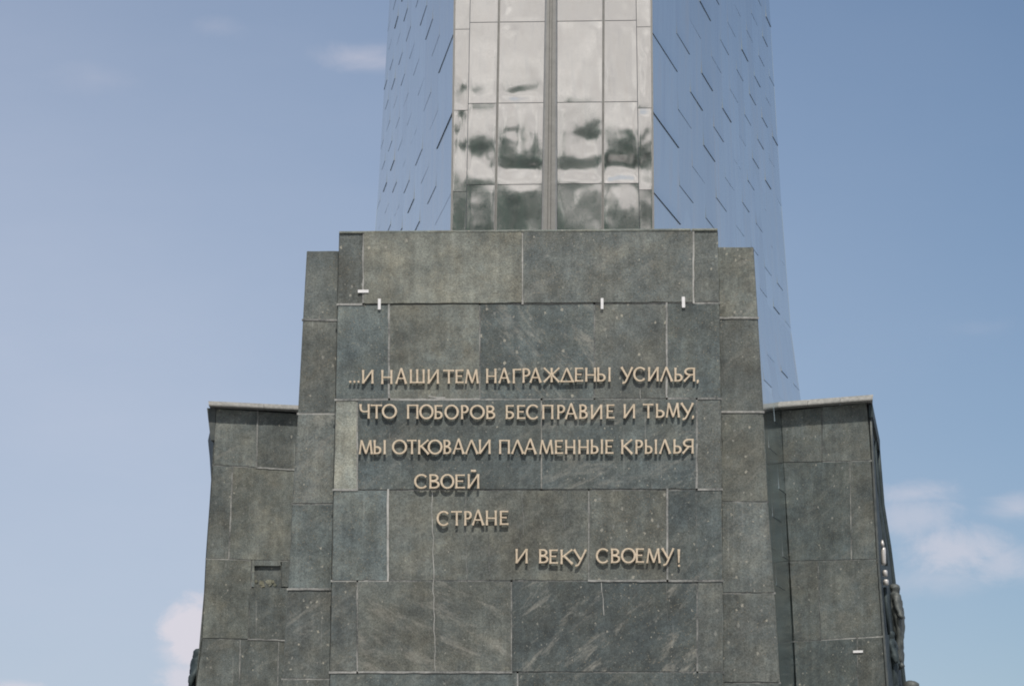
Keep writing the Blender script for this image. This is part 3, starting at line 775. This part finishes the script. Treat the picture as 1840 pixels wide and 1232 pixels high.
for sgn in (1, -1):
    mb = MB(); c0 = PFRONT.hit(1172 if sgn > 0 else 813, 343).z
    per = PFRONT.hit(1172, 199).z - PFRONT.hit(1172, 343).z
    for i in range(len(FR)):
        t0, t1 = tt[i], tt[i + 1]
        ph = c0 + (0 if i % 2 == 0 else per * .5) + rz.uniform(-.04, .04) + (0 if i else 0)
        z = ph - per * math.ceil((ph - .0) / per)
        tone = rz.uniform(.90, 1.08)
        while z < ZT:
            za, zb = max(z, .02), z + per
            lip = rz.choice((.0035, .005, .0075, .011, .016)) * (1.0 if i else 1.3)
            tw = rz.uniform(-.004, .004); tl = tone * rz.uniform(.95, 1.05)
            qs = (0, .02, .05, .1, .2, .5, 1); ns, nv = 3, 6; idx = []
            bow = rz.uniform(-.003, .006)
            for b in range(nv + 1):
                row = []
                for a in range(ns + 1):
                    s, q = a / ns, qs[b]
                    off = max(.001, lip * (1 - q) ** 9 + tw * (s - .5) * (1 - q) ** 4) + bow * 16 * s * (1 - s) * q * (1 - q)
                    row.append(mb.pt(side_pt(sgn, lerp(t0, t1, s), lerp(za, zb, q), off)))
                idx.append(row)
            for b in range(nv):
                for a in range(ns):
                    mb.face([idx[b][a], idx[b][a + 1], idx[b + 1][a + 1], idx[b + 1][a]], (tl,) * 3, smooth=True)
            for e in (0, ns):          # folded side edges
                for b in range(nv):
                    z0_, z1_ = lerp(za, zb, qs[b]), lerp(za, zb, qs[b + 1]); te = lerp(t0, t1, e / ns)
                    mb.poly([mb.v[idx[b][e]], mb.v[idx[b + 1][e]], side_pt(sgn, te, z1_, -.004), side_pt(sgn, te, z0_, -.004)], (tl * .95,) * 3)
            for a in range(ns):        # underside of the lap, its shade put in as a dark colour
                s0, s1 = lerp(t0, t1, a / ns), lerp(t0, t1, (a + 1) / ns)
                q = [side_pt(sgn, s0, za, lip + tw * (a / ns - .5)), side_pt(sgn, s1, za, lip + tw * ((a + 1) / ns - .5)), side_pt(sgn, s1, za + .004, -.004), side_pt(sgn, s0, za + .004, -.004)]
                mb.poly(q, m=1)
            z += per
    zz = [0, 3, 6, 9, 11, 13, 14.5, 16, 17, 18, 20, 24, 30, 36, ZT]
    tq = [k / 20 for k in range(21)]
    gi = [[mb.pt(side_pt(sgn, t, z, -.004)) for t in tq] for z in zz]
    for a in range(len(zz) - 1):
        for b in range(20): mb.face([gi[a][b], gi[a][b + 1], gi[a + 1][b + 1], gi[a + 1][b]], smooth=True)
    mb.build('side_cladding', [TI_SIDE, GAP_SHADE], shaft)
# rear face and roof so that the shaft is closed
mb = MB(); zs = [0, 4, 8, 12, 16, 18, 20, 24, 30, 36, ZT]
for a, b in zip(zs[:-1], zs[1:]):
    mb.poly([side_pt(-1, 1, a), side_pt(1, 1, a), side_pt(1, 1, b), side_pt(-1, 1, b)])
mb.poly([side_pt(-1, 0, ZT), side_pt(1, 0, ZT), side_pt(1, 1, ZT), side_pt(-1, 1, ZT)])
mb.build('rear_cladding', TI_SIDE, shaft)

# polished front: buckled sheets.  dents: (px, py, radius x, radius y in photo px, depth in m; negative = hollow)
def fuv(px, py): return PFRONT.uv(px, py)
PXM = 61.5 / FPX
DENT = [(1053, 256, 30, 17, -.0085), (1040, 305, 70, 20, -.0100), (1128, 300, 46, 26, -.0120), (932, 302, 48, 17, -.0085), (856, 282, 30, 26, -.0100),
        (930, 166, 36, 13, -.0050), (852, 170, 26, 14, -.0036), (826, 225, 14, 40, -.007), (1150, 235, 30, 42, .013), (1160, 120, 8, 60, .0045),
        (912, 15, 8, 10, -.0025), (917, 52, 10, 9, .0025), (905, 230, 16, 46, .006), (968, 240, 16, 46, .006), (935, 255, 20, 34, -.004), (832, 150, 12, 22, .003), (1095, 130, 10, 26, .003)]
DUV = [(*fuv(x, y), rx * PXM, ry * PXM * 1.05, A) for (x, y, rx, ry, A) in DENT]
DENT0 = fuv(990, 100)[1]
def buckle(u, v, seed):
    h = 0.0; u0, v0 = u, v
    u += .10 * noise.noise((u * 1.7, v * 1.7, 31)) + .04 * noise.noise((u * 5, v * 5, 33)); v += .10 * noise.noise((u0 * 1.7, v * 1.7, 37)) + .035 * noise.noise((u0 * 5, v * 5, 39))
    for (du, dv, rx, ry, A) in DUV:
        e = ((u - du) / rx) ** 2 + ((v - dv) / ry) ** 2
        if e < 9: h += A * math.exp(-e)
    h += (.0045 + .003 * min(1, max(0, (DENT0 - v) / 2))) * noise.noise((u * 1.3 + seed * 7.1, v * .9, seed)) + .0011 * noise.noise((u * 3.5 + seed * 3.3, v * 2.5, seed + 4))
    return h
xsb = {0: (817, 845, 897, 980, 1001, 1084.5, 1143, 1170.5), 413: (811, 837, 890, 973, 1001, 1083, 1149, 1174)}
cuts = [(fuv(a, 0), fuv(b, 413)) for a, b in zip(xsb[0], xsb[413])]
def cut_u(k, v):
    (ua, va), (ub, vb) = cuts[k]; return ua + (ub - ua) * (v - va) / (vb - va)
v_j = [fuv(990, y)[1] for y in (331, 184, 39)]; dv = (v_j[2] - v_j[0]) / 2
v_c = [fuv(990, y)[1] for y in (343, 199, 54)]
def panels(mb, kl, kr, v0, gap=.006, seed=0):
    vs = [v0 + dv * n for n in range(-4, 12)]
    for r, (a, b) in enumerate(zip(vs[:-1], vs[1:])):
        a2, b2 = a + gap, b - gap; vis = a < fuv(990, -40)[1] and b > fuv(990, 440)[1]
        nu, nv = (26, 44) if vis else (4, 6)
        sd = seed + r * 1.7
        idx = []
        for j in range(nv + 1):
            v = lerp(a2, b2, j / nv); row = []
            ul, ur = cut_u(kl, v) + gap, cut_u(kr, v) - gap
            for i in range(nu + 1):
                u = lerp(ul, ur, i / nu); s, q = i / nu, j / nv
                edgef = min(1, 6 * min(s, 1 - s) + .25) * min(1, 9 * min(q, 1 - q) + .3)
                row.append(mb.pt(PFRONT.at(u, v, .004 + buckle(u, v, sd) * edgef)))
            idx.append(row)
        tone = (rz.uniform(.97, 1.02),) * 3
        for j in range(nv):
            for i in range(nu): mb.face([idx[j][i], idx[j][i + 1], idx[j + 1][i + 1], idx[j + 1][i]], tone, smooth=True)
mb = MB()
for k, (kl, kr, vj) in enumerate([(1, 2, v_j[0]), (2, 3, v_j[0]), (4, 5, v_j[0]), (5, 6, v_j[0])]): panels(mb, kl, kr, vj, .007, k * 11.0)
mb.build('front_cladding', TI_FRONT, shaft)
for kl, sd in ((0, 50.0), (6, 61.0)):
    mb = MB(); panels(mb, kl, kl + 1, v_c[0], .006, sd); mb.build('corner_cladding', TI_FRONT, shaft)
# dark carcass behind the sheets
mb = MB()
va, vb = v_j[0] - 4 * dv, v_j[0] + 11 * dv
mb.poly([PFRONT.at(cut_u(0, va), va, -.03), PFRONT.at(cut_u(7, va), va, -.03), PFRONT.at(cut_u(7, vb), vb, -.03), PFRONT.at(cut_u(0, vb), vb, -.03)])
mb.build('carcass', GAP_SHADE, shaft)
def bar(kl, kr, fa, fb, prof, name, mat):
    """upright profile between two cut lines: prof = (fraction across, height)"""
    mb = MB(); n = 15
    rings = []
    for j in range(n + 1):
        v = lerp(va, vb, j / n); ul, ur = cut_u(kl, v) + fa, cut_u(kr, v) + fb
        rings.append([mb.pt(PFRONT.at(lerp(ul, ur, s), v, h)) for s, h in prof])
    for j in range(n):
        for i in range(len(prof) - 1): mb.face([rings[j][i], rings[j][i + 1], rings[j + 1][i + 1], rings[j + 1][i]])
    return mb.build(name, mat, shaft)
bar(3, 4, 0, 0, [(0, -.02), (0, .02), (.12, .035), (.36, .035), (.42, .012), (.56, .012), (.62, .045), (.9, .05), (1, .02), (1, -.02)], 'centre_rib', TI_TRIM)
for k in (2, 5): bar(k, k, -.028, .028, [(0, -.02), (0, .016), (.3, .020), (.42, .004), (.58, .004), (.7, .020), (1, .016), (1, -.02)], 'seam_strip', TI_TRIM)
bar(0, 0, -.02, .022, [(0, -.05), (0, .012), (1, .014), (1, -.02)], 'corner_trim', TI_TRIM)
bar(7, 7, -.022, .02, [(0, -.02), (0, .014), (1, .012), (1, -.05)], 'corner_trim', TI_TRIM)

# ------------------------------------------------------------------ bronze reliefs on the flanks of the base
def rough(o, k, sub=False):
    if sub:
        q = o.modifiers.new('subsurf', 'SUBSURF'); q.levels = q.render_levels = 2
    tx = bpy.data.textures.get('chiselled') or bpy.data.textures.new('chiselled', 'CLOUDS')
    tx.noise_scale = .22; tx.noise_depth = 3
    d = o.modifiers.new('chisel', 'DISPLACE'); d.texture = tx; d.strength = k * 2; d.mid_level = .5; d.texture_coords = 'GLOBAL'
def relief(side):
    sg = 1 if side else -1
    lab = 'dark bronze relief on the outer side of the right wing, with pale rocket and figures' if side else 'dark bronze relief on the left wing, a carved head projecting low down'
    pl = PR_ if side else PL_
    if side:
        en = edge([(1561, 724), (1567, 850), (1575, 1000), (1585, 1140), (1592, 1232), (1620, 1700)])
        ef = edge([(1573, 723), (1583, 850), (1600, 960), (1609, 1050), (1622, 1190), (1627, 1232), (1660, 1700)])
    else:
        en = edge([(388, 736), (383, 830), (375, 930), (370, 1005), (363, 1147), (352, 1232), (330, 1700)])
        ef = edge([(374, 724), (380, 790), (375, 930), (369.5, 1005), (362, 1147), (351, 1232), (328, 1700)])
    zt = pl.hit(en(730), 730)
    root = thing('bronze_relief', (zt.x, zt.y + 2, 0), lab, 'bronze relief', 'bronze reliefs flanking the base')
    far = Plane((0, zt.y + 5.0, 0), (1, 0, 0), (0, -1, 0))
    ys = [726, 760, 800, 850, 900, 960, 1005, 1050, 1100, 1147, 1190, 1232, 1400, 1700]
    mb = MB(); A = []; B = []; A2 = []; B2 = []
    for y in ys:
        p = pl.hit(en(y) + (.6 if side else -.6), y); q = far.hit(ef(y), y)
        if not side: q = far.hit(ef(y) + 1.5, y)
        q.z = p.z
        A.append(p); B.append(q)
    A.append(Vector((A[-1].x, A[-1].y, 0))); B.append(Vector((B[-1].x, B[-1].y, 0)))
    for k in range(len(A) - 1): mb.poly([A[k], B[k], B[k + 1], A[k + 1]])
    ia = Vector((-sg * .5, .3, 0))
    for k in range(len(A) - 1): mb.poly([B[k], B[k] + ia, B[k + 1] + ia, B[k + 1]])
    mb.poly([A[0], B[0], B[0] + ia, A[0] + ia])
    mb.build('back_panel', BRONZE, root)
    # point on the panel: s 0 near edge..1 far edge, y measured height
    def P(s, y, out=0.0):
        p = pl.hit(en(y), y); q = far.hit(ef(y), y); q.z = p.z
        d = (q - p); n = Vector((sg * abs(d.y), -abs(d.x) * 1.0, 0)).normalized()
        return p + d * s + n * out
    # raised frame: near moulding, far moulding and a top bar
    def tube(pts, radii, mat, name, parent, seg=10, squash=1.0):
        mb = MB(); rings = []
        for i, p in enumerate(pts):
            t = (pts[min(i + 1, len(pts) - 1)] - pts[max(i - 1, 0)]).normalized()
            e1 = t.cross(Vector((0, 1, 0)));
            if e1.length < .1: e1 = t.cross(Vector((1, 0, 0)))
            e1.normalize(); e2 = t.cross(e1)
            rings.append([mb.pt(p + (e1 * math.cos(2 * math.pi * k / seg) + e2 * math.sin(2 * math.pi * k / seg) * squash) * radii[i]) for k in range(seg)])
        for i in range(len(pts) - 1):
            for k in range(seg): mb.face([rings[i][k], rings[i][(k + 1) % seg], rings[i + 1][(k + 1) % seg], rings[i + 1][k]], smooth=True)
        mb.face(rings[0]); mb.face(rings[-1])
        return mb.build(name, mat, parent)
    ysf = [730, 800, 850, 930, 1005, 1080, 1147, 1232, 1400]
    if side:
        tube([P(.02, y, .02) for y in ysf], [.045] * len(ysf), BRONZE_PALE, 'frame_moulding', root)
        tube([P(.97, y, .03) for y in ysf], [.06] * len(ysf), BRONZE, 'frame_moulding', root)
        tube([P(.5, y, .03) for y in (760, 850, 930, 990)], [.03, .03, .05, .06], BRONZE, 'trail', root)
        # rocket: nose, body and two stage sections, pale
        rocket = MB()
        def lathe(mb, c, pr, seg=14):
            rr = [[mb.pt(c + Vector((r * math.cos(2 * math.pi * k / seg), r * 2.0 * math.sin(2 * math.pi * k / seg), z))) for k in range(seg)] for r, z in pr]
            for i in range(len(rr) - 1):
                for k in range(seg): mb.face([rr[i][k], rr[i][(k + 1) % seg], rr[i + 1][(k + 1) % seg], rr[i + 1][k]], smooth=True)
            mb.face(rr[0]); mb.face(rr[-1])
        pxm = 76.0 / FPX
        for (yc, h, r, cone) in ((968, 11, 3.2, True), (991, 30, 4.6, False), (1021, 10, 4.6, False), (1037, 9, 5.0, False)):
            c = P(.16 + (yc - 968) * .0006, yc, .10); c.y -= .1; hh = h * pxm; rr = r * pxm
            if cone: pr = [(rr, -hh / 2), (rr * 1.0, -hh * .1), (rr * .7, hh * .3), (rr * .2, hh * .55)]
            else: pr = [(rr * .8, -hh / 2), (rr, -hh * .4), (rr, hh * .35), (rr * .85, hh / 2)]
            lathe(rocket, c, pr)
        rocket.build('rocket', POLISH, root)
        # mast under the rocket
        tube([P(.2, 1045, .08), P(.2, 1085, .08), P(.22, 1130, .08)], [.05, .05, .04], BRONZE, 'launch_mast', root)
    # figures carved in high relief, each one skinned mesh
    def man(px, py, depth_s, hgt, mat, name='figure', lean=0.0, out=.15, arm_up=False):
        """standing relief figure; (px,py) = crown of the head, hgt metres"""
        d = pixdir(px, py)
        ref = P(depth_s, min(py, 1400), out)
        top = CAM + d * ((ref.y - CAM.y) / d.y)
        H = hgt; q = lambda x, y, z: Vector((top.x + x * H * .95 + lean * (1 - z) * H, top.y + y * H, top.z - (1 - z) * H))
        J = [(q(0, 0, .52), .085 * H), (q(0, 0, .64), .085 * H), (q(0, 0, .76), .10 * H), (q(0, 0, .84), .05 * H), (q(sg * .005, -.01, .89), .052 * H), (q(sg * .01, -.015, .955), .058 * H),
             (q(.0, -.10, .80), .05 * H), (q(.02 * sg, -.16, .66 if not arm_up else .92), .04 * H), (q(.05 * sg, -.2, .54 if not arm_up else 1.05), .03 * H),
             (q(.03 * sg, .11, .80), .05 * H), (q(.06 * sg, .15, .66), .042 * H), (q(.09 * sg, .08, .56), .032 * H),
             (q(.0, -.06, .48), .07 * H), (q(.02 * sg, -.07, .28), .052 * H), (q(.0, -.06, .05), .035 * H), (q(.05 * sg, -.09, .02), .03 * H),
             (q(.0, .06, .48), .07 * H), (q(.03 * sg, .08, .28), .052 * H), (q(.0, .10, .05), .035 * H), (q(.05 * sg, .08, .02), .03 * H)]
        E = [(0, 1), (1, 2), (2, 3), (3, 4), (4, 5), (2, 6), (6, 7), (7, 8), (2, 9), (9, 10), (10, 11), (0, 12), (12, 13), (13, 14), (14, 15), (0, 16), (16, 17), (17, 18), (18, 19)]
        mb_ = bmesh.new(); lay = mb_.verts.layers.skin.verify()
        vs = [mb_.verts.new(p - Vector(root.location)) for p, r in J]
        for v, (p, r) in zip(vs, J): v[lay].radius = (r, r)
        vs[0][lay].use_root = True
        for a, b in E: mb_.edges.new((vs[a], vs[b]))
        me = bpy.data.meshes.new(name); mb_.to_mesh(me); mb_.free()
        o = bpy.data.objects.new(name, me); link(o, root)
        sk = o.modifiers.new('skin', 'SKIN'); sk.use_smooth_shade = True
        ss = o.modifiers.new('subsurf', 'SUBSURF'); ss.levels = 2; ss.render_levels = 2
        me.materials.append(mat)
        rough(o, .07)
        # heavy cloak hanging from the shoulders, as in the carved silhouette
        mb2 = MB(); seg = 14; rg = []
        for k, (z, rx, ry, ox) in enumerate(((.845, .03, .06, 0), (.80, .055, .15, .0), (.70, .065, .17, .012), (.56, .062, .165, .02), (.40, .055, .15, .012), (.22, .05, .13, .006), (.05, .045, .12, .0))):
            rg.append([mb2.pt(q(sg * ox + rx * math.cos(2 * math.pi * i / seg) * (1 + .22 * math.sin(5 * i + .3 * k)), ry * math.sin(2 * math.pi * i / seg), z + .012 * math.sin(3 * i))) for i in range(seg)])
        for k in range(len(rg) - 1):
            for i in range(seg): mb2.face([rg[k][i], rg[k][(i + 1) % seg], rg[k + 1][(i + 1) % seg], rg[k + 1][i]], smooth=True)
        mb2.face(rg[0]); mb2.face(rg[-1])
        rough(mb2.build('cloak', mat, o), .09, True)
        return o
    if side:
        man(1607, 1042, .75, 2.45, BRONZE_PALE, lean=.03)
        man(1634, 1207, .85, 4.6, BRONZE_PALE, lean=.02, out=.25)
        man(1599, 1125, .45, 2.3, BRONZE, lean=.02, out=.1)
    else:
        man(358, 1156, .2, 2.6, BRONZE, lean=-.01, out=.05)
    # frame slab at the top outer corner
    mb = MB()
    if side:
        a = [P(0, 726, .0), P(1, 726, .0), P(1, 726, .10), P(0, 726, .10)]
    else:
        a = [pl.hit(388, 733) + Vector((0, -.02, 0)), pl.hit(372, 733) + Vector((0, -.02, 0)), pl.hit(378.5, 790) + Vector((0, -.0, 0)), pl.hit(385.5, 790) + Vector((0, -.0, 0))]
    if side:
        mb.prism(a, [p - Vector((0, 0, .35)) for p in a])
    else:
        mb.prism(a, [p + Vector((.02, 1.2, 0)) for p in a])
    mb.build('frame_corner', BRONZE_PALE if not side else BRONZE, root)
relief(0); relief(1)

# ------------------------------------------------------------------ the wood behind the viewer (seen mirrored in the polished front)
rw = random.Random(11)
mb = MB()
for k in range(170):
    x = rw.uniform(-170, 170); y = -150 - rw.uniform(0, 60); h = rw.uniform(15.5, 22)
    if 5 < x < 26 and rw.random() < .6: h *= .8
    mb.prism([Vector((x + .35 * math.cos(a), y + .35 * math.sin(a), 0)) for a in (0, 1.57, 3.14, 4.71)], [Vector((x + .15 * math.cos(a), y + .15 * math.sin(a), h * .7)) for a in (0, 1.57, 3.14, 4.71)], m=1)
    for j in range(300):
        a = rw.uniform(0, 6.283); zz = rw.uniform(.22, 1.0); rr = (math.sin(min(1, (1 - zz) * 1.9 + .12) * 1.5)) * rw.uniform(.35, 1) ** .5 * h * .27
        c = Vector((x + rr * math.cos(a), y + rr * math.sin(a), zz * h)); s = rw.uniform(.5, 1.3)
        e1 = Vector((rw.uniform(-1, 1), rw.uniform(-1, 1), rw.uniform(-1, 1))).normalized(); e2 = e1.cross(Vector((rw.uniform(-1, 1), rw.uniform(-1, 1), rw.uniform(-1, 1)))).normalized()
        mb.poly([c + e1 * s, c + e2 * s, c - e1 * s, c - e2 * s])
w = mb.build('far_wood', [LEAF, BRONZE])
tag(w, 'green belt of trees across the square, mirrored in the polished metal', 'wood', kind='stuff')
